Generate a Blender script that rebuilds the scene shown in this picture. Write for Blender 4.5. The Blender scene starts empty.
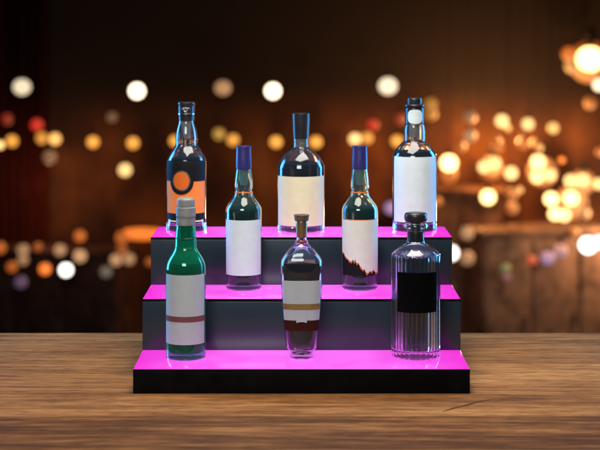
import bpy, bmesh, math, random
from math import pi, sin, cos, radians, sqrt
random.seed(7)
S = bpy.context.scene
C = S.collection
# ------------------------------------------------------------------ measures
F = 1494.0          # focal length in photo pixels (600 px wide frame)
H = 0.6474          # camera height above the table top
Y1, Y2, Y3, Y4 = 2.704, 2.865, 3.024, 3.185     # fronts of the three tiers, back of the stand
H1, H2, H3 = 0.0452, 0.1440, 0.2410             # tread heights
FLOOR = -1.05
CEIL = 1.75
WALLY = 16.0
HALL = -3.4         # floor of the lower hall beyond the raised bar platform

# ------------------------------------------------------------------ materials
def mat(name, color=(.5,.5,.5), rough=.5, metal=0, trans=0, ior=1.45, emit=None, estr=0, coat=0, spec=.5, sheen=0):
    m = bpy.data.materials.new(name); m.use_nodes = True
    b = m.node_tree.nodes['Principled BSDF']
    b.inputs['Base Color'].default_value = (*color, 1)
    b.inputs['Roughness'].default_value = rough
    b.inputs['Metallic'].default_value = metal
    b.inputs['Transmission Weight'].default_value = trans
    b.inputs['IOR'].default_value = ior
    b.inputs['Coat Weight'].default_value = coat
    b.inputs['Specular IOR Level'].default_value = spec
    if emit:
        b.inputs['Emission Color'].default_value = (*emit, 1)
        b.inputs['Emission Strength'].default_value = estr
    return m
def nodes(m): return m.node_tree.nodes, m.node_tree.links, m.node_tree.nodes['Principled BSDF']
def noise_tint(m, c1, c2, scale=20, detail=6, stretch=(1,1,1), bump=0, rough=None, dist=0.0):
    n, l, b = nodes(m)
    tc = n.new('ShaderNodeTexCoord'); mp = n.new('ShaderNodeMapping'); mp.inputs['Scale'].default_value = stretch
    no = n.new('ShaderNodeTexNoise'); no.inputs['Scale'].default_value = scale; no.inputs['Detail'].default_value = detail
    no.inputs['Distortion'].default_value = dist
    r = n.new('ShaderNodeValToRGB'); r.color_ramp.elements[0].position = .3; r.color_ramp.elements[1].position = .7
    r.color_ramp.elements[0].color = (*c1, 1); r.color_ramp.elements[1].color = (*c2, 1)
    l.new(tc.outputs['Object'], mp.inputs['Vector']); l.new(mp.outputs[0], no.inputs['Vector'])
    l.new(no.outputs['Fac'], r.inputs['Fac']); l.new(r.outputs[0], b.inputs['Base Color'])
    if bump:
        bp = n.new('ShaderNodeBump'); bp.inputs['Strength'].default_value = bump; bp.inputs['Distance'].default_value = .001
        l.new(no.outputs['Fac'], bp.inputs['Height']); l.new(bp.outputs[0], b.inputs['Normal'])
    if rough:
        mr = n.new('ShaderNodeMapRange'); mr.inputs['To Min'].default_value = rough[0]; mr.inputs['To Max'].default_value = rough[1]
        l.new(no.outputs['Fac'], mr.inputs['Value']); l.new(mr.outputs[0], b.inputs['Roughness'])
    return m

M = {}
def tint_glass(name, tr, body, amt):
    m = mat(name, tr, 0, trans=1, ior=1.48)
    n, l, b = nodes(m); out = n['Material Output']
    d = n.new('ShaderNodeBsdfDiffuse'); d.inputs[0].default_value = (*body, 1)
    t = n.new('ShaderNodeBsdfTranslucent'); t.inputs[0].default_value = (*body, 1)
    a = n.new('ShaderNodeMixShader'); l.new(d.outputs[0], a.inputs[1]); l.new(t.outputs[0], a.inputs[2])
    x = n.new('ShaderNodeMixShader'); x.inputs[0].default_value = amt
    l.new(b.outputs[0], x.inputs[1]); l.new(a.outputs[0], x.inputs[2]); l.new(x.outputs[0], out.inputs['Surface'])
    return m
M['glass'] = tint_glass('clear_glass', (.90,.98,.97), (.30,.48,.48), .03)
M['glass_blue'] = tint_glass('bluish_glass', (.88,.95,1.0), (.28,.44,.60), .035)
M['glass_green'] = tint_glass('green_glass', (.08,.70,.46), (.04,.66,.36), .12)
M['glass_teal'] = tint_glass('teal_glass', (.76,.96,.93), (.16,.52,.44), .05)
M['liquid_dark'] = mat('dark_spirit', (.035,.033,.034), .0, trans=.9, ior=1.36)
M['liquid_green'] = mat('green_spirit', (.04,.04,.07), .0, trans=.9, ior=1.36)
M['liquid_olive'] = mat('olive_spirit', (.10,.085,.03), .0, trans=1, ior=1.36)
M['liquid_absorber'] = mat('pink_absorbing_fill', (.12,.19,.30), .0, trans=1, ior=1.36)
M['liquid_wine'] = mat('dark_wine', (.03,.012,.045), .0, trans=.9, ior=1.36)
def paper(name, c):
    m = mat(name, c, .7, spec=.3)
    return noise_tint(m, tuple(x*.95 for x in c), tuple(min(1,x*1.03) for x in c), 60, 6, bump=.15)
M['paper_grey'] = paper('grey_paper', (.40,.45,.46))
M['paper_white'] = paper('white_paper', (.66,.79,.79))
M['paper_cream'] = paper('cream_paper', (.76,.74,.47))
M['paper_ivory'] = paper('ivory_paper', (.71,.75,.64))
M['paper_orange'] = paper('orange_paper', (.86,.24,.04))
M['emblem'] = paper('emblem_orange', (.66,.14,.015))
M['paper_black'] = mat('black_paper', (.006,.006,.007), .7, spec=.2)
M['matt_black'] = mat('matt_black_label', (.002,.002,.002), .9, spec=.05)
M['paper_brown'] = mat('brown_paper', (.035,.007,.002), .8, spec=.15)
M['band_brown'] = paper('reddish_brown_band', (.16,.05,.05))
M['gold'] = noise_tint(mat('dull_gold', (.35,.22,.06), .45, metal=.3), (.20,.13,.04), (.30,.20,.06), 90)
M['copper'] = mat('copper_foil', (.75,.20,.03), .4, metal=.25)
M['silver'] = mat('silver_foil', (.75,.74,.72), .25, metal=1)
M['cap_black'] = noise_tint(mat('black_cap', (.02,.02,.022), .28), (.014,.014,.016), (.028,.028,.03), 40)
M['cap_navy'] = noise_tint(mat('navy_cap', (.035,.03,.16), .32), (.022,.019,.11), (.040,.033,.17), 60, stretch=(6,6,.6), rough=(.25,.45), bump=.4)
M['cap_grey'] = noise_tint(mat('grey_cap', (.22,.22,.22), .45), (.18,.18,.18), (.26,.26,.26), 90, rough=(.38,.55), bump=.1)
M['cork_brown'] = noise_tint(mat('brown_stopper', (.12,.07,.05), .5), (.09,.05,.035), (.16,.10,.07), 200)
M['bronze'] = noise_tint(mat('bronze_foil', (.40,.27,.13), .32, metal=.8), (.33,.21,.10), (.46,.32,.17), 90)
M['red'] = mat('red_wax', (.35,.03,.04), .35)
M['cork'] = noise_tint(mat('pale_stopper', (.30,.22,.14), .7), (.20,.14,.09), (.40,.30,.2), 260)
M['acrylic'] = noise_tint(mat('slate_acrylic', (.03,.036,.045), .16, ior=1.55, spec=.5), (.012,.024,.033), (.017,.031,.041), 6, rough=(.2,.28))
M['plinth'] = noise_tint(mat('black_plinth', (.003,.003,.003), .45, spec=.06), (.002,.002,.002), (.004,.004,.004), 30, rough=(.3,.4))
# lit magenta acrylic: LED lit panel, a little paler where the strip below is close
def tread_mat():
    m = mat('magenta_lit_acrylic', (.10,.01,.08), .12, ior=1.5)
    n, l, b = nodes(m)
    tc = n.new('ShaderNodeTexCoord'); sp = n.new('ShaderNodeSeparateXYZ'); l.new(tc.outputs['Object'], sp.inputs[0])
    # paler towards the middle of the panel's length (LED strip is brightest there)
    a = n.new('ShaderNodeMath'); a.operation = 'ABSOLUTE'; l.new(sp.outputs['X'], a.inputs[0])
    no = n.new('ShaderNodeTexNoise'); no.inputs['Scale'].default_value = 9; no.inputs['Detail'].default_value = 1
    l.new(tc.outputs['Object'], no.inputs['Vector'])
    mr = n.new('ShaderNodeMapRange'); mr.inputs['From Min'].default_value = .33; mr.inputs['From Max'].default_value = .08
    l.new(a.outputs[0], mr.inputs['Value'])
    mu = n.new('ShaderNodeMath'); mu.operation = 'MULTIPLY'; l.new(mr.outputs[0], mu.inputs[0]); l.new(no.outputs['Fac'], mu.inputs[1])
    r = n.new('ShaderNodeValToRGB')
    r.color_ramp.elements[0].color = (.95,.018,.70,1); r.color_ramp.elements[1].color = (1.0,.17,1.0,1)
    r.color_ramp.elements[1].position = .46
    l.new(mu.outputs[0], r.inputs['Fac']); l.new(r.outputs[0], b.inputs['Emission Color'])
    b.inputs['Emission Strength'].default_value = .88
    return m
M['tread'] = tread_mat()

def wood_mat():
    m = mat('oiled_wood', (.3,.17,.08), .45, spec=.16)
    n, l, b = nodes(m)
    tc = n.new('ShaderNodeTexCoord')
    sp = n.new('ShaderNodeSeparateXYZ'); l.new(tc.outputs['Object'], sp.inputs[0])
    # boards 0.20 m deep, each with its own tone and grain offset
    dv = n.new('ShaderNodeMath'); dv.operation = 'DIVIDE'; dv.inputs[1].default_value = .205
    ad = n.new('ShaderNodeMath'); ad.operation = 'ADD'; ad.inputs[1].default_value = 5.28
    fl = n.new('ShaderNodeMath'); fl.operation = 'FLOOR'
    l.new(sp.outputs['Y'], dv.inputs[0]); l.new(dv.outputs[0], ad.inputs[0]); l.new(ad.outputs[0], fl.inputs[0])
    wn = n.new('ShaderNodeTexWhiteNoise'); wn.noise_dimensions = '1D'; l.new(fl.outputs[0], wn.inputs['W'])
    off = n.new('ShaderNodeVectorMath'); off.operation = 'MULTIPLY_ADD'
    l.new(wn.outputs['Color'], off.inputs[0]); off.inputs[1].default_value = (7,.6,3); l.new(tc.outputs['Object'], off.inputs[2])
    # slow wandering of the grain
    w1 = n.new('ShaderNodeTexNoise'); w1.inputs['Scale'].default_value = 2.2; w1.inputs['Detail'].default_value = 2
    mpw = n.new('ShaderNodeMapping'); mpw.inputs['Scale'].default_value = (1,3,1)
    l.new(off.outputs[0], mpw.inputs[0]); l.new(mpw.outputs[0], w1.inputs['Vector'])
    wo = n.new('ShaderNodeVectorMath'); wo.operation = 'MULTIPLY_ADD'
    l.new(w1.outputs['Color'], wo.inputs[0]); wo.inputs[1].default_value = (0,.05,0); l.new(off.outputs[0], wo.inputs[2])
    def gr(scale, st, det, dist=0):
        mp = n.new('ShaderNodeMapping'); mp.inputs['Scale'].default_value = st
        t = n.new('ShaderNodeTexNoise'); t.inputs['Scale'].default_value = scale; t.inputs['Detail'].default_value = det
        t.inputs['Roughness'].default_value = .62; t.inputs['Distortion'].default_value = dist
        l.new(wo.outputs[0], mp.inputs[0]); l.new(mp.outputs[0], t.inputs['Vector']); return t.outputs['Fac']
    broad = gr(1.0, (1.2, 12, 1), 5, .6)
    fine = gr(1.0, (6, 70, 1), 7)
    pores = gr(1.0, (30, 150, 1), 3)
    m1 = n.new('ShaderNodeMath'); m1.operation = 'MULTIPLY_ADD'; m1.inputs[1].default_value = .62; l.new(fine, m1.inputs[0])
    m0 = n.new('ShaderNodeMath'); m0.operation = 'MULTIPLY'; m0.inputs[1].default_value = .50; l.new(broad, m0.inputs[0]); l.new(m0.outputs[0], m1.inputs[2])
    fb = n.new('ShaderNodeMath'); fb.operation = 'LESS_THAN'; fb.inputs[1].default_value = 4.5; l.new(fl.outputs[0], fb.inputs[0])
    fd = n.new('ShaderNodeMath'); fd.operation = 'MULTIPLY_ADD'; fd.inputs[1].default_value = -.07; l.new(fb.outputs[0], fd.inputs[0]); l.new(m1.outputs[0], fd.inputs[2])
    m2 = n.new('ShaderNodeMath'); m2.operation = 'MULTIPLY_ADD'; m2.inputs[1].default_value = .10; l.new(wn.outputs['Value'], m2.inputs[0]); l.new(fd.outputs[0], m2.inputs[2])
    r = n.new('ShaderNodeValToRGB'); cr = r.color_ramp
    cr.elements[0].position = .42; cr.elements[0].color = (.075,.027,.007,1)
    cr.elements[1].position = .80; cr.elements[1].color = (.45,.208,.068,1)
    e = cr.elements.new(.50); e.color = (.130,.048,.013,1)
    e = cr.elements.new(.60); e.color = (.235,.096,.029,1)
    l.new(m2.outputs[0], r.inputs['Fac'])
    # dark pores
    pr = n.new('ShaderNodeMapRange'); pr.inputs['From Min'].default_value = .32; pr.inputs['From Max'].default_value = .54
    pr.inputs['To Min'].default_value = .58; pr.inputs['To Max'].default_value = 1.0
    l.new(pores, pr.inputs['Value'])
    mx = n.new('ShaderNodeMix'); mx.data_type = 'RGBA'; mx.blend_type = 'MULTIPLY'; mx.inputs['Factor'].default_value = 1
    l.new(r.outputs[0], mx.inputs['A']); l.new(pr.outputs[0], mx.inputs['B'])
    l.new(mx.outputs['Result'], b.inputs['Base Color'])
    bp = n.new('ShaderNodeBump'); bp.inputs['Strength'].default_value = .35; bp.inputs['Distance'].default_value = .0012
    l.new(m1.outputs[0], bp.inputs['Height']); l.new(bp.outputs[0], b.inputs['Normal'])
    rr = n.new('ShaderNodeMapRange'); rr.inputs['To Min'].default_value = .72; rr.inputs['To Max'].default_value = .5
    l.new(m1.outputs[0], rr.inputs['Value']); l.new(rr.outputs[0], b.inputs['Roughness'])
    return m
M['wood'] = wood_mat()
M['dark_wood'] = noise_tint(mat('dark_wood', (.06,.03,.015), .5), (.03,.014,.007), (.10,.045,.02), 3, stretch=(8,8,1), dist=.5)
M['socket'] = mat('lamp_socket', (.02,.017,.014), .4)
M['cord'] = mat('black_cord', (.01,.01,.01), .7)

# ------------------------------------------------------------------ helpers
def link(name, bm, m, parent=None, smooth=True, autos=None):
    me = bpy.data.meshes.new(name)
    bmesh.ops.recalc_face_normals(bm, faces=bm.faces)
    bm.to_mesh(me); bm.free()
    if m: me.materials.append(m)
    if smooth:
        for p in me.polygons: p.use_smooth = True
        if autos: 
            try: me.set_sharp_from_angle(angle=radians(autos))
            except Exception: pass
    o = bpy.data.objects.new(name, me); C.objects.link(o)
    if parent: o.parent = parent
    return o
def thing(name, label, cat, loc, rz=0, group=None):
    o = bpy.data.objects.new(name, None); C.objects.link(o); o.location = loc; o.rotation_euler = (0,0,rz)
    o.empty_display_size = .05
    o['label'] = label; o['category'] = cat
    if group: o['group'] = group
    return o
def struct(o): o['kind'] = 'structure'; return o
def box(bm, x0,x1,y0,y1,z0,z1, bev=0):
    r = bmesh.ops.create_cube(bm, size=1)
    for v in r['verts']:
        v.co.x = x0 + (v.co.x+.5)*(x1-x0); v.co.y = y0 + (v.co.y+.5)*(y1-y0); v.co.z = z0 + (v.co.z+.5)*(z1-z0)
    if bev:
        es = list({e for v in r['verts'] for e in v.link_edges})
        bmesh.ops.bevel(bm, geom=es, offset=bev, segments=2, affect='EDGES', profile=.6)
def lathe(bm, prof, seg=72, cross=None, closed=False):
    """prof: list of (r, z). First/last r == 0 become poles."""
    rings = []
    for r, z in prof:
        if r < 1e-7: rings.append([bm.verts.new((0,0,z))]); continue
        ring = []
        for i in range(seg):
            t = 2*pi*i/seg
            fx, fy = cross(t, r, z) if cross else (1, 1)
            ring.append(bm.verts.new((r*fx*sin(t), -r*fy*cos(t), z)))
        rings.append(ring)
    pairs = list(zip(rings, rings[1:]))
    if closed: pairs.append((rings[-1], rings[0]))
    for a, b in pairs:
        for i in range(seg):
            j = (i+1) % seg
            if len(a) == 1 and len(b) == 1: continue
            if len(a) == 1: bm.faces.new((a[0], b[i], b[j]))
            elif len(b) == 1: bm.faces.new((a[i], a[j], b[0]))
            else: bm.faces.new((a[i], a[j], b[j], b[i]))
    return rings
def cat(pts, n=5):
    """Catmull-Rom through (r,z); a point given as (r,z,1) is a sharp corner."""
    out = []
    P = pts
    for i in range(len(P)-1):
        p1, p2 = P[i], P[i+1]
        p0 = P[i-1] if i > 0 and len(p1) < 3 else p1
        p3 = P[i+2] if i+2 < len(P) and len(p2) < 3 else p2
        for k in range(n):
            t = k/n
            q = []
            for a in (0, 1):
                v = .5*((2*p1[a]) + (-p0[a]+p2[a])*t + (2*p0[a]-5*p1[a]+4*p2[a]-p3[a])*t*t + (-p0[a]+3*p1[a]-3*p2[a]+p3[a])*t**3)
                q.append(v)
            out.append((max(q[0], 0), q[1]))
    out.append((P[-1][0], P[-1][1]))
    return out
def rad_at(prof, z):
    best = 0
    for (r0, z0), (r1, z1) in zip(prof, prof[1:]):
        lo, hi = min(z0, z1), max(z0, z1)
        if lo - 1e-9 <= z <= hi + 1e-9 and hi > lo:
            best = max(best, r0 + (r1-r0)*(z-z0)/(z1-z0))
    return best
def patch(bm, radf, t0, t1, zlo, zhi, off=.0004, th=.0003, nt=48, nz=8, cross=None):
    """thin curved sheet following the bottle; zlo / zhi numbers or functions of u in 0..1 (left to right)"""
    f = lambda q, u: q(u) if callable(q) else q
    grid = []
    for layer in (off+th, off):
        g = []
        for i in range(nt+1):
            u = i/nt; t = t0 + (t1-t0)*u
            a, b = f(zlo, u), f(zhi, u); col = []
            for k in range(nz+1):
                z = a + (b-a)*k/nz; r = radf(z)
                fx, fy = cross(t, r, z) if cross else (1, 1)
                col.append(bm.verts.new(((r*fx+layer)*sin(t), -(r*fy+layer)*cos(t), z)))
            g.append(col)
        grid.append(g)
    for g in grid:
        for i in range(nt):
            for k in range(nz): bm.faces.new((g[i][k], g[i+1][k], g[i+1][k+1], g[i][k+1]))
    A, B = grid
    for i in range(nt):
        bm.faces.new((A[i][0], B[i][0], B[i+1][0], A[i+1][0])); bm.faces.new((A[i][nz], A[i+1][nz], B[i+1][nz], B[i][nz]))
    for k in range(nz):
        bm.faces.new((A[0][k], A[0][k+1], B[0][k+1], B[0][k])); bm.faces.new((A[nt][k], B[nt][k], B[nt][k+1], A[nt][k+1]))
def disc_patch(bm, radf, tc, zc, rx, rz, off, rin=0, th=.0003, power=2.0, seg=64):
    """disc (or ring) wrapped on the bottle; rx, rz in metres"""
    R0 = radf(zc)
    def ringv(k, o):
        out = []
        for i in range(seg):
            a = 2*pi*i/seg
            ca, sa = cos(a), sin(a)
            s = (abs(ca)**power + abs(sa)**power)**(-1/power)
            x = rx*k*s*ca; z = zc + rz*k*s*sa; t = tc + x/R0; r = radf(z)+o
            out.append(bm.verts.new((r*sin(t), -r*cos(t), z)))
        return out
    steps = [rin + (1-rin)*i/4 for i in range(5)]
    if rin == 0: steps[0] = .02
    top = [ringv(k, off+th) for k in steps]; bot = [ringv(k, off) for k in (steps[0], steps[-1])]
    for a, b in zip(top, top[1:]):
        for i in range(seg): j = (i+1) % seg; bm.faces.new((a[i], a[j], b[j], b[i]))
    for a, b in ((top[-1], bot[-1]), (bot[0], top[0]), (bot[-1], bot[0])):
        for i in range(seg): j = (i+1) % seg; bm.faces.new((a[i], a[j], b[j], b[i]))
    if rin == 0: bm.faces.new(top[0])
def shell(outer, th, floor_th):
    """closed glass profile: outer from axis bottom to lip, then inner back to the axis"""
    inner = []
    zb = outer[0][1] + floor_th
    for i, (r, z) in enumerate(outer):
        if r < th*1.6: continue
        if z <= zb: continue
        inner.append((max(r-th, .003), z))
    rb = rad_at(outer, zb) - th
    top_r, top_z = outer[-1]
    res = list(outer) + [(top_r-.0006, top_z+.0004)] + list(reversed(inner))
    res += [(max(rb*.98,.003), zb+.0012), (rb*.9, zb), (rb*.5, zb+.0015), (0, zb+.004)]
    return res
def fluid(outer, th, floor_th, ztop, gap=.0003):
    zb = outer[0][1] + floor_th + gap + .0012
    rb = rad_at(outer, zb) - th - gap
    res = [(0, zb+.004), (rb*.5, zb+.0015), (rb*.88, zb), (rb*.97, zb+.0012)]
    for r, z in outer:
        if z > zb+.002 and z < ztop and r > th*1.6: res.append((max(r-th-gap, .002), z))
    rt = rad_at(outer, ztop) - th - gap
    res += [(rt, ztop), (rt*.9, ztop-.0006), (0, ztop-.0006)]
    return res

class Bottle:
    """silhouette measured off the photo (half width, y) is turned into metres at the bottle's own distance"""
    def __init__(s, name, label, cx, Y, z0, rz=0, cross=None, seg=80):
        s.s = Y/F; s.Y = Y; s.z0 = z0; s.yb = 36 + (H-z0)*F/Y
        s.x = (cx-301.5)*s.s; s.cross = cross; s.seg = seg
        s.root = thing(name, label, 'bottle', (s.x, Y, z0), rz, 'bottles on the lit display stand')
    def r(s, w): return w*s.s
    def z(s, y): return (s.yb-y)*s.s
    def prof(s, pts, n=5):
        return cat([((p[0]*s.s, max(s.z(p[1]), 0)) + tuple(p[2:])) for p in pts], n)
    def glass(s, pts, m, th=.0026, fl=.007, n=5, foot=None):
        # pts from bottom edge upwards; start on the axis
        w0 = pts[0][0]
        base = [(0, .0015, 1), (w0*s.s*.80, .0012, 1), (w0*s.s*.88, 0, 1)]
        mid = [((p[0]*s.s, s.z(p[1])) + tuple(p[2:])) for p in pts]
        s.outer = cat(base + mid, n)
        s.th, s.fl = th, fl
        bm = bmesh.new(); lathe(bm, shell(s.outer, th, fl), s.seg, s.cross)
        s.body = link('glass_body', bm, m, s.root, autos=50)
    def liquid(s, ytop, m):
        bm = bmesh.new(); lathe(bm, fluid(s.outer, s.th, s.fl, s.z(ytop)), s.seg, s.cross)
        return link('liquid', bm, m, s.root, autos=50)
    def turned(s, name, pts, m, n=4, parent=None, seg=None):
        bm = bmesh.new(); pr = s.prof(pts, n)
        lathe(bm, pr, seg or 56); return link(name, bm, m, parent or s.root, autos=40)
    def label(s, name, ytop, ybot, m, a=68, a2=None, off=.0004, lo=None, hi=None, parent=None, nt=48, th=.0003):
        bm = bmesh.new(); f = lambda z: rad_at(s.outer, z)
        patch(bm, f, radians(-a), radians(a2 if a2 is not None else a), lo or s.z(ybot), hi or s.z(ytop), off, th, nt, 8, s.cross)
        return link(name, bm, m, parent or s.root, autos=40)
    def disc(s, name, tdeg, y, rx, rz, off, m, rin=0, parent=None, power=2.0, radf=None):
        bm = bmesh.new(); f = radf or (lambda z: rad_at(s.outer, z))
        disc_patch(bm, f, radians(tdeg), s.z(y), rx*s.s, rz*s.s, off, rin, power=power)
        return link(name, bm, m, parent or s.root, autos=40)

# ------------------------------------------------------------------ table
t = thing('wooden_table', 'long brown wooden table top with streaky grain under the lit stand', 'table', (0, 2.6, FLOOR))
bm = bmesh.new(); box(bm, -2.2, 2.2, -.95, .657, -.045-FLOOR, -FLOOR, .002)
link('table_top', bm, M['wood'], t, autos=40)
bm = bmesh.new()      # old crack in the board right of the stand
ck = [(442,412,0),(452,408.6,1.0),(461,406.4,.7),(468,404.6,1.3),(476,402.4,.9),(484,400.6,.5),(494,399.4,0)]
up = []; lo_ = []
for px, py, w_ in ck:
    Yc = H*F/(py-36); xc = (px-301.5)*Yc/F; hw = w_*.0030
    up.append(bm.verts.new((xc, Yc-2.6+hw, .0004-FLOOR))); lo_.append(bm.verts.new((xc+.002, Yc-2.6-hw, .0004-FLOOR)))
for i in range(len(ck)-1):
    bm.faces.new((lo_[i], lo_[i+1], up[i+1], up[i]))
link('crack', bm, mat('crack_dark', (.075,.030,.012), .9, spec=.1), t, smooth=False)
for sx in (-1, 1):
    for y in (-.85, .56):
        bm = bmesh.new(); box(bm, sx*2.0-.04, sx*2.0+.04, y-.04, y+.04, 0, -.0452-FLOOR, .004); link('leg', bm, M['dark_wood'], t, autos=40)

# ------------------------------------------------------------------ stand
t = thing('display_stand', 'three tier stepped bottle stand of black acrylic with glowing magenta treads', 'display stand', (0, Y1, 0))
W = 337*Y1/F/2
def slab(name, x0,x1,y0,y1,z0,z1,m,bev=.0008):
    bm = bmesh.new(); box(bm, x0,x1,y0,y1,z0,z1,bev); return link(name, bm, m, t, autos=40)
TT = .006
slab('plinth', -W, W, 0, Y4-Y1, 0, H1-TT-.0002, M['plinth'])
slab('riser', -W, W, Y2-Y1, Y4-Y1, H1-TT, H2-TT-.0002, M['acrylic'])
slab('riser', -W, W, Y3-Y1, Y4-Y1, H2-TT, H3-TT-.0002, M['acrylic'])
g = .0004
def tread(y0, y1, z):
    bm = bmesh.new(); box(bm, -W+.0006, W-.0006, y0, y1, z-TT, z, .0007); return link('lit_tread', bm, M['tread'], t, autos=40)
for y0, y1, z in ((0, Y2-Y1, H1), (Y2-Y1, Y3-Y1, H2), (Y3-Y1, Y4-Y1, H3)):
    tread(y0+.0012, y1-g, z)
    slab('edge_trim', -W, W, y0, y0+.001, z-TT, z-.0012, M['plinth'], 0)

# ------------------------------------------------------------------ bottles
# --- back left, black and orange label
b = Bottle('whisky_bottle', 'bottle with black and orange label and round orange emblem, left end of top tier', 186.5, 3.140, H3)
b.glass([(19.3,231.5),(20.3,229),(20.5,226),(19.6,221),(19.4,215),(19.5,200),(19.7,170),(19.7,163),(18.9,158.5),(16.0,152.5),(12.6,147.5),(11.0,144.5),(10.9,140,1),(11.1,138),(10.4,132),(9.2,127),(7.9,122.5),(7.6,120.5)], M['glass_blue'], fl=.012)
b.liquid(158, M['liquid_dark'])
L = b.label('label', 160, 211.5, M['paper_orange'], 70)
b.label('black_panel', 159.4, 179.7, M['paper_black'], 70.4, off=.0008, parent=L)
b.label('black_strip', 211.6, 218, M['paper_black'], 70)
b.label('cream_line', 218.6, 219.8, M['paper_cream'], 62)
b.disc('emblem_ground', -11, 179.5, 12.3, 13.2, .0012, M['paper_black'], parent=L)
b.disc('emblem_ring', -11, 179, 9.4, 10.2, .0016, M['silver'], rin=.87, parent=L)
b.disc('emblem_disc', -11, 179, 8.0, 8.8, .0016, M['emblem'], parent=L)
cp = b.turned('screw_cap', [(0,101.6,1),(7.6,101.9),(8.6,103),(8.5,104.4,1),(8.2,104.9,1),(8.1,113,1),(8.3,113.3,1),(8.3,114.4,1),(7.9,114.7,1),(7.6,120.6,1),(0,120.6,1)], M['cap_black'])
b.turned('silver_ring', [(0,113.2,1),(8.45,113.3,1),(8.45,114.3,1),(0,114.5,1)], M['silver'], parent=cp)
# swirl on the cap
bm = bmesh.new()
def tube(bm, pts, r, seg=6):
    prev = None
    from mathutils import Vector
    for i, p in enumerate(pts):
        p = Vector(p); q = Vector(pts[min(i+1, len(pts)-1)]) - Vector(pts[max(i-1, 0)]); q.normalize()
        u = q.cross(Vector((0,1,0))); 
        if u.length < 1e-4: u = q.cross(Vector((1,0,0)))
        u.normalize(); v = q.cross(u)
        ring = [bm.verts.new(p + r*(u*cos(2*pi*k/seg) + v*sin(2*pi*k/seg))) for k in range(seg)]
        if prev:
            for k in range(seg): bm.faces.new((prev[k], prev[(k+1)%seg], ring[(k+1)%seg], ring[k]))
        else: bm.faces.new(ring)
        prev = ring
    bm.faces.new(prev)
Rc = 8.25*b.s
def on_cap(u, v): tt = u/8.25; return (Rc*sin(tt), -Rc*cos(tt), b.z(109.2) + v*b.s)
tube(bm, [on_cap(-4.2+8.4*i/40, 1.7*sin(i/40*2*pi*1.5)*(.5+.5*cos((i/40-.5)*2)) ) for i in range(41)], .0007)
tube(bm, [on_cap(1.9*cos(2*pi*i/24)-.6, 1.9*sin(2*pi*i/24)) for i in range(25)], .0005)
link('swirl_mark', bm, M['silver'], cp)
b.turned('stopper', [(0,120.8,1),(4.6,120.8,1),(4.6,128,1),(3.6,134),(2.2,139,1),(0,139,1)], M['cork'])

# --- back middle, cream label
b = Bottle('gin_bottle', 'wide clear bottle with plain cream label and tall black cap, centre of the top tier', 301, 3.132, H3)
b.glass([(22.6,232.5),(23.3,230.5),(23.4,227),(23.3,222),(23.3,200),(23.4,172),(23.0,165.5),(20.6,159.3),(16.5,154.3),(11.5,150.2),(8.1,147.6),(7.5,145),(7.5,138,1)], M['glass_blue'], fl=.009)
b.liquid(163, M['liquid_dark'])
b.label('label', 174.8, 223.5, M['paper_cream'], 74)
b.turned('neck_cork', [(0,138.2,1),(5.9,138.2,1),(5.7,147,1),(0,147,1)], M['cork'])
cp = b.turned('cap', [(0,112.8,1),(8.0,113.0),(8.8,113.9),(8.8,116),(8.5,124),(7.9,137.2),(7.8,138.1,1),(0,138.1,1)], M['cap_black'])

# --- back right, white label, round white seal
b = Bottle('rum_bottle', 'bottle with large white label and round white neck seal, right end of top tier', 414.5, 3.138, H3)
b.glass([(21.2,232),(22.0,230),(22.2,226),(22.1,220),(22.1,165),(22.1,158),(21.0,153),(17.8,148),(13.8,143.5),(11.2,140.8),(10.9,138.5,1),(10.9,131,1),(10.2,125.5),(9.0,123.5,1),(8.9,112,1)], M['glass_blue'], fl=.012)
b.liquid(151, M['liquid_dark'])
b.label('label', 155.5, 220, M['paper_white'], 69)
b.turned('collar_wrap', [(9.3,108.2,1),(9.5,109),(9.5,120),(9.6,123.2,1),(9.05,123.2,1),(9.0,111,1)], M['cap_black'])
w = lambda z: 9.6*b.s
b.disc('seal', 0, 116.3, 7.7, 7.0, .0004, M['paper_white'], radf=w, power=2.9)
b.turned('stopper', [(0,97.6,1),(6.4,97.8),(7.4,99),(7.5,100.5),(7.3,104,1),(9.6,104.3),(10.2,105.3),(9.9,106.8),(8.6,107.6,1),(8.6,110,1),(0,110,1)], M['cap_black'])
b.turned('neck_cork', [(0,112,1),(5.6,112,1),(5.4,131),(5.2,137,1),(0,137,1)], M['cork'])

# --- middle tier pair
def slim(cx, label, name):
    b = Bottle(name, label, cx, 2.984, H2)
    b.glass([(16.8,291.5),(17.7,289),(17.7,284),(17.6,279),(18.0,270),(18.1,240),(18.1,215),(18.0,209.5),(16.6,205.3),(13.0,200.2),(10.4,196.6),(9.2,194),(8.6,191.5,1),(8.2,190.3,1),(8.9,188),(9.2,184.5),(8.7,178),(7.7,170),(7.5,168.7)], M['glass_teal'], fl=.006)
    b.liquid(207.5, M['liquid_green'])
    b.turned('cap', [(0,145.6,1),(6.9,145.8),(7.5,146.8),(7.5,150),(7.8,160),(7.8,168),(7.6,168.9,1),(0,168.9,1)], M['cap_navy'])
    b.turned('neck_cork', [(0,169,1),(4.7,169,1),(4.4,178),(3.4,185,1),(0,185,1)], M['cap_grey'])
    b.turned('neck_ring', [(8.3,191.3,1),(8.9,191.5),(8.9,192.5),(8.4,192.8,1)], M['copper'])
    return b
b = slim(243.7, 'slim bottle with navy cap and plain white label, left one of the middle tier', 'liqueur_bottle')
b.label('label', 218.4, 273, M['paper_white'], 70)
b = slim(359.8, 'slim navy capped bottle with ivory label torn along a copper lower edge, middle tier', 'liqueur_bottle')
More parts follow.
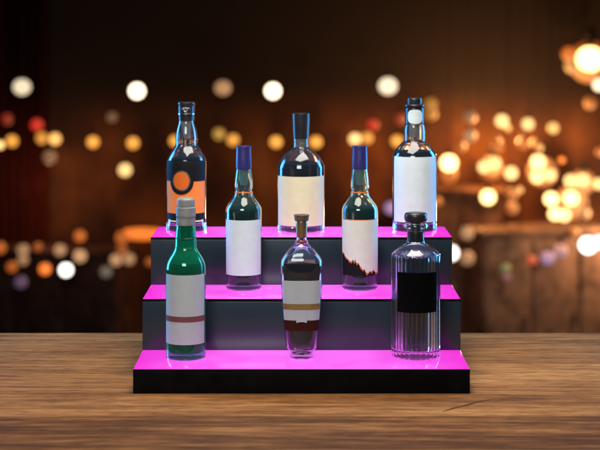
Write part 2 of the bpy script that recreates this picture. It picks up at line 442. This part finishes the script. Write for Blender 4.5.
jag = [(-1,251),(-.93,251),(-.85,254),(-.72,256.8),(-.58,258.6),(-.47,259),(-.42,256.5),(-.36,259.6),(-.30,256.2),(-.22,260.5),(-.12,260),(-.05,262.5),(.05,264.5),(.12,267),(.22,266),(.30,269.5),(.42,270.5),(.52,268.5),(.62,269.3),(.75,267.2),(.85,270.5),(1,271.5)]
def jf(d, wob=0):
    def f(u):
        x = sin(radians(-70+140*u))/sin(radians(70))
        for (a, ya), (c, yc) in zip(jag, jag[1:]):
            if a <= x <= c + 1e-6: return b.z(ya + (yc-ya)*(x-a)/(c-a) + d + wob*sin(u*71)*sin(u*23))
        return b.z(jag[-1][1]+d)
    return f
L = b.label('label', 218.4, 0, M['paper_ivory'], 70, off=.0012, lo=jf(0), nt=160)
b.label('copper_edge', 217.6, 0, M['copper'], 70.5, off=.0008, lo=jf(1.5, 1.4), nt=160, parent=L)
b.label('dark_base', 240, 273.2, M['paper_black'], 70, off=.0003, parent=L)
# --- front left green bottle
b = Bottle('wine_bottle', 'green glass bottle with grey cap and pale grey label crossed by a brown band', 185.8, 2.806, H1)
b.glass([(16.3,361.5),(18.6,359.2),(19.8,355),(20.0,349),(20.0,330),(20.0,275),(19.9,268),(19.0,262.5),(16.6,257.2),(13.6,252.5),(11.6,249),(10.9,245.5),(10.6,238),(9.9,230),(9.3,224)], M['glass_green'], th=.003, fl=.007)
b.liquid(262, M['liquid_wine'])
L = b.label('label', 272.3, 341, M['paper_grey'], 69)
b.label('brown_band', 313.2, 318.6, M['band_brown'], 69.3, off=.0008, parent=L)
b.turned('cap', [(0,197.4,1),(6,197.6),(8.4,198.8),(9.0,201),(9.0,205.2),(8.7,206.6,1),(9.7,207),(9.9,208.5),(9.9,216.5,1),(9.6,216.9,1),(9.7,224.2),(9.3,224.8,1),(0,224.8,1)], M['cap_grey'])
b.turned('neck_cork', [(0,225,1),(6.3,225,1),(5.8,240,1),(0,240,1)], M['cap_black'])
for yy in (237, 246.5):
    b.turned('neck_ring', [(10.4,yy,1),(11.2 if yy>240 else 10.9,yy+.3),(11.2 if yy>240 else 10.9,yy+1.0),(10.4,yy+1.3,1)], M['glass_green'])

# --- front middle, flat tapered bottle
def sq(t, r, z):
    p = 3.2
    k = (abs(sin(t))**p + abs(cos(t))**p)**(-1/p) if r > 14*2.8/F else None
    if k is None:
        q = max(0, min(1, (r/(2.8/F)-9)/5)); p = 2 + 1.2*q
        k = (abs(sin(t))**p + abs(cos(t))**p)**(-1/p)
    q = max(0, min(1, (r/(2.8/F)-9)/10))
    return k, k*(1-.28*q)
b = Bottle('brandy_bottle', 'tapered flat bottle with bronze stopper and white, gold and brown banded label, front centre', 301.6, 2.802, H1, cross=sq)
b.glass([(10.6,361),(11.3,359),(12.3,350,1),(12.6,349.2,1),(14.4,348,1),(15.4,346),(17.3,333),(18.9,315),(20.0,295),(20.6,275),(20.7,265),(20.2,259.5),(18.0,255.5),(13.5,250.3),(9.3,246),(6.4,242.5),(5.3,239.5),(5.0,237.2)], M['glass_blue'], fl=.005)
b.liquid(262, M['liquid_olive'])
A = 56
# the label only covers the front face of the flat bottle
L = b.label('label', 278.5, 317.9, M['paper_grey'], A)
b.label('gold_band', 301.5, 307.3, M['gold'], A+.3, off=.0008, parent=L)
b.label('brown_band', 318, 328.3, M['paper_brown'], A)
b.label('ribbon', 307.8, 0, M['paper_grey'], 15, off=.0014, lo=lambda u: b.z(320.2 - .9*sin(pi*u)), parent=L, th=.0006)
b.turned('stopper', [(0,214.6,1),(7.3,214.7),(7.6,215.4),(7.0,219.8),(6.6,220.6,1),(0,220.6,1)], M['cork_brown'])
b.turned('foil_sleeve', [(0,220.7,1),(5.6,220.7,1),(5.9,222),(5.6,230),(5.2,235.5),(4.9,237.2,1),(0,237.2,1)], M['bronze'])
b.turned('neck_ring', [(5.2,239.8,1),(6.0,240.2),(6.3,241.4),(5.8,242.2,1)], M['red'])

# --- front right fluted decanter
NF = 28
def flute(t, r, z):
    if b.z(357) < z < b.z(254.2) and r > 21.9*b.s:
        k = 1 - .075*(1-abs(cos(NF/2*t))**.7); return k, k
    if b.z(357) >= z and r > 21.5*b.s:
        k = 1 - .07*(1-abs(cos(NF/2*t))**.7); return k, k
    return 1, 1
b = Bottle('decanter', 'ribbed clear glass decanter with square black label and black knob stopper', 415.8, 2.815, H1, seg=360)
b.cross = flute
b.glass([(22.6,360.8),(24.2,359),(24.6,356,1),(24.6,352),(24.6,300),(24.6,262),(24.6,255.5,1),(23.9,253.2,1),(21,250.6),(16.5,247.4),(11.6,244.4),(9.2,242),(8.6,238,1),(8.6,231.5,1),(9.8,229.2),(12.6,226.8),(12.8,224.8),(11.6,222.8,1),(9.8,222,1)], M['glass'], th=.0042, fl=.012)
lq = b.liquid(254.8, M['liquid_absorber'])  # filling added to absorb the pink light from the treads
LF = lambda z: 24.6*b.s
bm = bmesh.new(); patch(bm, LF, radians(-50), radians(50), b.z(308.5), b.z(269.3), .0006, .0005, 48, 8)
link('label', bm, M['matt_black'], b.root, autos=40)
kn = b.turned('stopper', [(0,212.2,1),(8.5,212.4),(10.8,213.6),(11.5,216),(11.3,219.4),(10.0,221.6,1),(0,221.6,1)], M['cap_black'])
b.turned('stopper_plug', [(0,221.8,1),(5.4,221.8,1),(5.6,229),(6.9,230.5,1),(7.0,241.5,1),(0,241.6,1)], M['cap_black'], parent=kn)

# ------------------------------------------------------------------ the dark bar behind
bm = bmesh.new(); box(bm, -9, 9, -3, 6.0, FLOOR-.3, FLOOR)
struct(link('floor', bm, noise_tint(mat('dark_floor', (.03,.018,.012), .35), (.018,.011,.008), (.045,.026,.017), 4), smooth=False))
def wall_mat():
    """plaster and timber: soft brown, rust and ochre patches, shade of the upper wall painted in as near black"""
    m = mat('patchy_shaded_wall', (.05,.02,.01), .7)
    n, l, bb = nodes(m)
    tc = n.new('ShaderNodeTexCoord')
    def ns(sc, st, det):
        no = n.new('ShaderNodeTexNoise'); no.inputs['Scale'].default_value = sc; no.inputs['Detail'].default_value = det
        mp = n.new('ShaderNodeMapping'); mp.inputs['Scale'].default_value = st
        l.new(tc.outputs['Object'], mp.inputs[0]); l.new(mp.outputs[0], no.inputs['Vector']); return no.outputs['Fac']
    a = ns(1.0, (1.4,1,.9), 3)
    r = n.new('ShaderNodeValToRGB'); cr = r.color_ramp
    cr.elements[0].position = .34; cr.elements[0].color = (.035,.012,.006,1)
    cr.elements[1].position = .72; cr.elements[1].color = (.42,.17,.05,1)
    e = cr.elements.new(.46); e.color = (.10,.034,.014,1)
    e = cr.elements.new(.56); e.color = (.20,.070,.020,1)
    l.new(a, r.inputs['Fac'])
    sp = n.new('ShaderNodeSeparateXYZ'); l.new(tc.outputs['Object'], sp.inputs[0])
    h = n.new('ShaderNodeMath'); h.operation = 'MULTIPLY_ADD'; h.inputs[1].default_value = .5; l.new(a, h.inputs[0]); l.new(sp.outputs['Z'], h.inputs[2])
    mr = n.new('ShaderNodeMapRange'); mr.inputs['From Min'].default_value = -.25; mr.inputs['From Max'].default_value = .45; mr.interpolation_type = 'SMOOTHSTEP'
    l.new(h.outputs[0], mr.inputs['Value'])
    mx = n.new('ShaderNodeMix'); mx.data_type = 'RGBA'; l.new(mr.outputs[0], mx.inputs['Factor']); l.new(r.outputs[0], mx.inputs['A']); mx.inputs['B'].default_value = (.020,.011,.006,1)  # upper wall colour mixed towards near black in place of shade
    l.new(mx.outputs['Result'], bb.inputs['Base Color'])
    return m
bm = bmesh.new(); box(bm, -9, 9, 6.0, WALLY+.2, HALL-.1, HALL)
struct(link('floor', bm, bpy.data.materials['dark_floor'], smooth=False))
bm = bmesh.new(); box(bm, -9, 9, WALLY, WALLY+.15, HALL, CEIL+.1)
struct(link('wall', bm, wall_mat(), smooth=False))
bm = bmesh.new(); box(bm, -9, 9, 6.0, WALLY, CEIL, CEIL+.1)
struct(link('ceiling', bm, mat('dark_ceiling', (.02,.014,.01), .8), smooth=False))

def P(px, py, Y): return ((px-301.5)*Y/F, Y, H - (py-36)*Y/F)
# curtain on the left
t = thing('red_curtain', 'dark red curtain hanging against the wall far behind the left end of the table', 'curtain', (P(22,0,15.7)[0], 15.7, HALL))
bm = bmesh.new(); n = 90; w = .27; rows = []
for zz in (0.02, 2.4, 4.6):
    rows.append([bm.verts.new((-w+2*w*i/n, .045*sin(i*.9)+.02*sin(i*.37), zz)) for i in range(n+1)])
for ra, rb in zip(rows, rows[1:]):
    for i in range(n): bm.faces.new((ra[i], ra[i+1], rb[i+1], rb[i]))
bmesh.ops.solidify(bm, geom=bm.faces[:], thickness=.006)
link('drape', bm, noise_tint(mat('red_velvet', (.2,.02,.012), .9), (.16,.022,.012), (.24,.04,.02), 5), t)
bm = bmesh.new(); tube(bm, [(-w-.08,0,4.63),(w+.08,0,4.63)], .014, 12); link('curtain_rail', bm, M['socket'], t)
# tall cabinets standing in the lower hall
def cabinet(px, Y, w, h, rz, label, col):
    t = thing('wooden_cabinet', label, 'cabinet', (P(px,0,Y)[0], Y, HALL), rz, 'wooden cabinets in the dark bar')
    m = noise_tint(mat('cabinet_wood', col, .6), tuple(c*.45 for c in col), tuple(c*1.7 for c in col), 4.5, detail=3, dist=.8)
    bm = bmesh.new(); box(bm, -w/2,w/2,-.25,.25,.1,h-.05,.01); link('carcass', bm, m, t, autos=40)
    bm = bmesh.new(); box(bm, -w/2-.04,w/2+.04,-.3,.28,h-.0495,h,.01); link('top', bm, m, t, autos=40)
    bm = bmesh.new(); box(bm, -w/2+.03,w/2-.03,-.22,.24,0,.0995); link('base', bm, M['dark_wood'], t, smooth=False)
    n = max(2, round(w/.55)); dw = w/n
    for k in range(n):
        x = -w/2 + dw*k
        bm = bmesh.new(); box(bm, x+.02, x+dw-.02, -.275, -.2505, .14, h-.1, .006); d = link('door', bm, m, t, autos=40)
        bm = bmesh.new(); box(bm, x+dw-.08, x+dw-.06, -.30, -.2755, h*.55, h*.62, .003); link('handle', bm, M['silver'], d, autos=40)
cabinet(545, 14.9, 1.5, 2.15, .25, 'greyish brown cabinet low in the blur behind the right end of the table', (.20,.13,.10))
cabinet(462, 15.3, .8, 2.5, -.2, 'narrow brown cabinet in the blur just right of the stand', (.17,.085,.05))
cabinet(50, 15.2, 1.6, 1.9, -.2, 'dark brown cabinet in the blur behind the left end of the table', (.07,.035,.03))

# lamps ----------------------------------------------------------------
WM=(1,.50,.13); AM=(1,.40,.055); YL=(1,.62,.22); WH=(1,.82,.55); CW=(1,.93,.85); OR=(1,.20,.02); RD=(.9,.02,.012); TN=(1,.52,.25); LI=(.75,.45,.95); GR=(.2,.8,.3)
lampmats = {}
def lmat(col, s):
    k = (col, round(s, 2))
    if k not in lampmats:
        m = mat('glowing_lamp_glass', (.5,.4,.3), .4, emit=col, estr=s); lampmats[k] = m
    return lampmats[k]
def lamp(px, py, d, col, st, Y, label, ex=1.0):
    """pendant lamp whose globe is d pixels across in the photo once the lens blur is added"""
    Y = 14.0 + (Y-8.5)*1.3
    bl = APER*(Y-FOC)/Y*(F/600*36)/(FOC*1000)/36*600   # blur disc in photo pixels at this distance
    core = max(6.0, d-5.2)                      # size of the globe before the blur
    st *= max(1, (bl/core)**2)
    x, y, z = P(px, py, Y); r = core/2*Y/F
    t = thing('pendant_lamp', label, 'lamp', (x, y, z), 0, 'glowing pendant lamps out of focus in the dark bar')
    bm = bmesh.new(); bmesh.ops.create_uvsphere(bm, u_segments=24, v_segments=14, radius=r)
    for v in bm.verts: v.co.x *= ex
    link('globe', bm, lmat(col, st), t)
    bm = bmesh.new(); lathe(bm, [(0, r*.97), (r*.28, r*.97), (r*.26, r*1.5), (.004, r*1.7), (0, r*1.7)], 12); link('socket', bm, M['socket'], t)
    bm = bmesh.new(); lathe(bm, [(0, r*1.7), (.0015, r*1.7), (.0015, CEIL-z-.001), (0, CEIL-z-.001)], 6); link('cord', bm, M['cord'], t)
FOC = 2.84
APER = (F/600*36)/4.2
B1 = 3.4
lamps = [
 # px, py, diameter, colour, strength, distance, label
 (22,87,21,WH,1.0,8.4,'dim cream lamp highest at the far left',1.1),
 (137,91,20,WH,4.5,8.2,'bright white yellow lamp high above left of the orange labelled bottle'),
 (7,119,17,RD,.22,8.8,'dim red lamp at the very left edge of the picture'),
 (37,125,18,RD,.65,8.6,'brighter red lamp above the first amber pair at the left'),
 (42,138,17,AM,.8,8.9,'amber lamp half hidden behind its brighter neighbour, upper left row'),
 (55,139,17,WM,1.5,8.2,'bright amber lamp in front of a dimmer one, upper left row'),
 (12,141,17,AM,1.1,8.3,'amber lamp in the upper row near the left edge'),
 (93,142,17,AM,1.25,8.3,'single amber lamp in the upper row, right of the amber pair'),
 (133,143,17,AM,1.25,8.3,'single amber lamp in the upper row just left of the orange labelled bottle'),
 (175,141,16,AM,1.2,8.4,'amber lamp partly hidden by the neck of the orange labelled bottle'),
 (0,145,13,YL,1.6,8.5,'yellow lamp cut off by the left edge of the picture'),
 (112,117,16,TN,.12,8.9,'very dim brown lamp above the upper row at the left'),
 (223,88,20,TN,.45,8.9,'dim tan lamp high between the left and middle bottles',1.1),
 (273,91,20,WH,4.5,8.2,'bright white yellow lamp high above left of the black capped bottle'),
 (388,86,22,WH,1.3,8.5,'cream lamp high above the right end of the stand',1.1),
 (219,134,17,(.9,.5,.08),.5,8.9,'dull olive lamp of the pair above the left navy cap'),
 (233,140,17,AM,1.0,8.3,'amber lamp of the pair above the left navy cap'),
 (276,142,17,AM,1.3,8.2,'amber lamp touching the left side of the black capped neck'),
 (316,142,17,AM,1.3,8.2,'amber lamp touching the right side of the black capped neck'),
 (355,139,17,YL,1.7,8.2,'bright yellow lamp directly above the right navy cap'),
 (367,138,17,AM,.9,8.9,'orange lamp just right of the yellow one above the right navy cap'),
 (373,125,17,RD,.6,8.6,'red lamp above the right navy cap'),
 (397,141,17,AM,1.2,8.3,'amber lamp touching the left side of the neck of the white sealed bottle'),
 (401,119,17,RD,.3,8.8,'dim dark red lamp left of the white sealed bottle neck'),
 (590,59,30,YL,5.0,8.0,'largest and brightest lamp, at the upper right edge',1.1),
 (569,54,20,OR,.7,8.8,'soft orange lamp left of the largest lamp'),
 (572,66,20,WM,.5,9.0,'dull yellow lamp below left of the largest lamp'),
 (599,85,17,WH,2.0,8.3,'white lamp at the right edge under the largest lamp'),
 (431,104,18,AM,.35,8.9,'dim amber lamp beside the cap of the white sealed bottle'),
 (431,114,18,AM,.3,9.1,'dim amber lamp overlapping the one beside the white sealed cap'),
 (470,117,18,TN,.2,9.0,'faint tan lamp above another faint one, right of the white sealed bottle'),
 (470,136,18,TN,.4,8.9,'tan lamp under the faint one, right of the white sealed bottle'),
 (502,121,18,YL,1.9,8.2,'bright yellow lamp first in the upper right row of three'),
 (528,124,17,YL,1.6,8.2,'yellow lamp in the middle of the upper right row of three'),
 (553,128,16,WM,1.5,8.3,'yellow lamp last in the upper right row of three'),
 (497,146,18,OR,.45,9.0,'dull orange lamp under the first of the upper right row'),
 (523,143,17,OR,.5,9.0,'dull orange lamp under the middle of the upper right row'),
 (461,147,16,OR,.3,9.1,'dim reddish orange lamp right of the white sealed bottle shoulder'),
 (449,163,22,YL,5.0,8.0,'very bright lamp close to the right side of the white labelled bottle'),
 (449,174,24,OR,.55,9.0,'orange halo globe added behind and below the very bright one by the white label',.9),  # halo under the bright lamp, built as an extra globe
 (484,167,17,YL,2.0,8.3,'yellow lamp on the left of a touching pair at the right'),
 (495,163,17,YL,2.0,8.6,'yellow lamp on the right of a touching pair at the right'),
 (511,173,18,YL,2.0,8.2,'yellow lamp just below right of the touching pair'),
 (488,197,20,YL,4.5,8.1,'bright lamp alone below the touching pair at the right'),
 (538,162,20,YL,3.2,8.1,'bright lamp on top of the cluster at the right'),
 (537,177,18,YL,2.6,8.4,'yellow lamp in the left of the cluster, under its top lamp'),
 (550,175,17,YL,2.2,8.7,'yellow lamp in the cluster, right of the one under the top lamp'),
 (571,181,18,YL,2.0,8.3,'yellow lamp left of the two near the right edge'),
 (583,180,18,YL,2.0,8.6,'yellow lamp right of the two near the right edge'),
 (599,184,16,YL,2.0,8.4,'yellow lamp cut off by the right edge of the picture'),
 (551,199,19,YL,4.0,8.2,'bright lamp on the left of the lowest triangle at the right'),
 (571,198,20,YL,4.0,8.2,'bright lamp on the right of the lowest triangle at the right'),
 (555,214,18,YL,3.5,8.3,'bright lamp at the bottom left of the lowest triangle at the right'),
 (564,215,18,YL,3.0,8.6,'bright lamp at the bottom right of the lowest triangle at the right'),
 (584,213,18,TN,.18,9.0,'faint brown lamp right of the lowest triangle'),
 (588,245,22,CW,4.0,8.0,'cool white lamp near the right edge, below the yellow clusters'),
 (600,242,18,CW,3.0,8.3,'cool white lamp cut off by the right edge of the picture'),
 (451,253,20,CW,3.0,8.1,'cool white lamp peeping out from behind the right end of the top tier'),
 (532,260,15,RD,.55,8.5,'red lamp low at the right'),
 (548,258,19,LI,.35,8.6,'lilac lamp right of the red one'),
 (561,251,19,(.9,.5,.7),.3,8.8,'pinkish lamp above right of the lilac one'),
 (506,268,15,GR,.14,8.6,'faint green lamp low at the right'),
 (507,277,14,(.9,.3,.5),.14,8.8,'faint pink lamp under the green one'),
 (467,233,19,TN,.32,8.6,'tan lamp low beside the right end of the top tier'),
 (467,258,20,TN,.28,8.8,'dim beige lamp beneath the tan one beside the stand'),
 (125,170,18,YL,1.5,8.2,'yellow lamp left of the orange labelled bottle, below the upper row'),
 (50,157,19,TN,.2,8.9,'faint tan lamp below the amber pair at the left'),
 (80,236,17,OR,.55,8.5,'orange red lamp on the left, above the white one'),
 (23,250,17,TN,.38,8.8,'tan lamp low near the left edge, upper of two'),
 (23,260,16,TN,.32,9.0,'tan lamp low near the left edge, lower of two'),
 (60,250,17,TN,.45,8.6,'tan lamp above the orange and white pair at the left'),
 (80,256,18,TN,.6,8.6,'tan lamp just above right of the white one at the left'),
 (45,269,17,OR,1.2,8.3,'orange lamp left of the cool white one, low at the left'),
 (66,270,18,CW,3.2,8.1,'cool white lamp low at the left'),
 (12,267,16,OR,.4,8.9,'dull orange lamp low near the left edge'),
 (0,248,17,OR,.45,8.9,'orange lamp low, cut off by the left edge'),
 (21,282,18,LI,.10,8.6,'faint mauve lamp lowest at the left'),
 (106,272,17,CW,.09,8.6,'faint grey lamp left of the middle tier'),
 (122,238,18,OR,.45,8.6,'orange lamp at the left end of the long orange tube lamp'),
 (116,260,17,TN,.5,8.7,'tan lamp left of the two beside the stand'),
 (129,259,17,TN,.4,8.9,'tan lamp right of the two beside the stand'),
 (122,250,16,OR,.25,9.0,'dim orange lamp above the two tan ones beside the stand'),
 (571,203,40,OR,.30,9.6,'large faint orange globe added as haze behind the lowest triangle of lamps at the right'),  # this and the next four: added globes standing in for haze, not lamps
 (542,172,36,OR,.28,9.6,'large faint orange globe added as haze behind the upper cluster at the right'),
 (590,62,48,OR,.30,9.6,'large faint orange globe added as haze behind the largest lamp at the upper right'),
 (583,182,30,OR,.24,9.6,'large faint orange globe added as haze behind the two yellow lamps near the right edge'),
 (490,168,30,OR,.22,9.6,'large faint orange globe added as haze behind the touching pair at the right'),
 (508,128,10,WM,.9,8.8,'tiny amber lamp beside the first of the upper right row'),
 (540,148,11,WM,.7,8.8,'tiny amber lamp above the top lamp of the right hand cluster'),
 (562,160,11,OR,.9,8.8,'tiny orange lamp right of the top lamp of the right hand cluster'),
 (520,190,11,WM,.6,8.8,'tiny amber lamp between the lone bright lamp and the right hand cluster'),
 (600,152,14,OR,.6,8.9,'orange lamp cut off by the right edge under the upper right row'),
 (512,194,18,OR,.40,8.9,'dim orange lamp, upper of two stacked ones in the middle of the right side'),
 (512,208,18,OR,.34,9.0,'dim orange lamp, lower of two stacked ones in the middle of the right side'),
 (437,202,16,OR,.28,9.1,'faint orange lamp touching the right side of the white label near its foot'),
 (391,208,18,LI,.45,8.7,'lilac lamp peeping out left of the white labelled bottle'),
 (535,143,15,OR,.35,9.1,'faint orange lamp between two yellow ones, upper right'),
 (590,103,18,OR,.35,9.1,'dull orange lamp below the white one at the right edge'),
 (430,180,15,OR,.45,9.1,'orange lamp hidden behind the right edge of the white label'),
 (480,232,14,WM,.35,9.0,'small dull amber lamp right of the tan one beside the stand'),
 (575,232,14,OR,.40,9.0,'small dull orange lamp just above left of the cool white one'),
 (520,232,13,OR,.30,9.1,'small faint orange lamp between the stacked orange pair and the red lamp'),
 (150,262,14,OR,.30,9.0,'small faint orange lamp under the long orange tube'),
 (38,247,14,OR,.28,9.1,'small faint orange lamp between the tan ones at the left'),
]
for L_ in lamps: lamp(*L_)
# long orange tube lamp on the wall at the left
x, y, z = P(143, 234, 15.6)
t = thing('tube_lamp', 'long orange glowing tube lamp behind the left end of the top tier', 'lamp', (x, y, z))
bm = bmesh.new(); bmesh.ops.create_uvsphere(bm, u_segments=32, v_segments=16, radius=1)
for v in bm.verts: v.co.x *= .27; v.co.y *= .07; v.co.z *= .065
link('tube', bm, lmat(OR, 1.1), t)
bm = bmesh.new(); box(bm, -.03,.03,.07,WALLY-15.6-.001,-.03,.03); link('bracket', bm, M['socket'], t, smooth=False)

# ------------------------------------------------------------------ light
def area(name, loc, target, sx, sy, power, col, spread=pi):
    L = bpy.data.lights.new(name, 'AREA'); L.shape = 'RECTANGLE'; L.size = sx; L.size_y = sy; L.energy = power; L.color = col; L.spread = spread
    o = bpy.data.objects.new(name, L); C.objects.link(o); o.location = loc
    from mathutils import Vector
    d = Vector(target) - Vector(loc); o.rotation_euler = d.to_track_quat('-Z', 'Y').to_euler(); return o
def point(name, loc, power, col, rad=.1):
    L = bpy.data.lights.new(name, 'POINT'); L.energy = power; L.color = col; L.shadow_soft_size = rad
    o = bpy.data.objects.new(name, L); C.objects.link(o); o.location = loc; return o
area('softbox_top', (.05, 2.75, 1.55), (0, 2.8, 0), 1.1, .75, 36, (1,.94,.84))
area('softbox_front', (-.5, .3, 1.5), (0, 2.9, .22), 1.1, .8, 46, (.96,1,.97))
area('rim_left', (-1.6, 3.85, .6), (0, 3.0, .32), .6, 1.3, 10, (.07,.42,1), 1.3)
area('rim_right', (1.6, 3.85, .6), (0, 3.0, .32), .6, 1.3, 10, (.07,.42,1), 1.3)
# glow of the bar lamps on the far wall and the chairs
point('bar_glow_right', (2.0, 14.9, -.3), 75, (1,.42,.13))
point('bar_glow_far_right', (3.3, 14.5, -1.1), 70, (1,.50,.22))
point('bar_glow_cabinets', (2.3, 12.2, -.9), 42, (1,.58,.34))
point('bar_glow_left', (-2.6, 15.0, -.9), 11, (1,.45,.22))
point('bar_glow_middle', (.8, 15.1, -.6), 5, (1,.30,.12))

w = bpy.data.worlds.new('World'); S.world = w; w.use_nodes = True
bg = w.node_tree.nodes['Background']; bg.inputs[0].default_value = (.012,.010,.010,1); bg.inputs[1].default_value = 1

# ------------------------------------------------------------------ camera
cd = bpy.data.cameras.new('Camera'); cam = bpy.data.objects.new('Camera', cd); C.objects.link(cam); S.camera = cam
cam.location = (0, 0, H); cam.rotation_euler = (pi/2, 0, 0)
cd.sensor_width = 36; cd.lens = F/600*36; cd.shift_x = -1.5/600; cd.shift_y = -189/600
cd.clip_end = 100; cd.clip_start = .05
cd.dof.use_dof = True; cd.dof.focus_distance = FOC; cd.dof.aperture_fstop = 4.2
S.view_settings.view_transform = 'Standard'; S.view_settings.look = 'None'; S.view_settings.exposure = 0; S.view_settings.gamma = 1
S.render.engine = 'CYCLES'
S.cycles.max_bounces = 16; S.cycles.transmission_bounces = 14; S.cycles.glossy_bounces = 6; S.cycles.diffuse_bounces = 3
S.cycles.sample_clamp_indirect = 4
S.render.resolution_x = 1024; S.render.resolution_y = 768
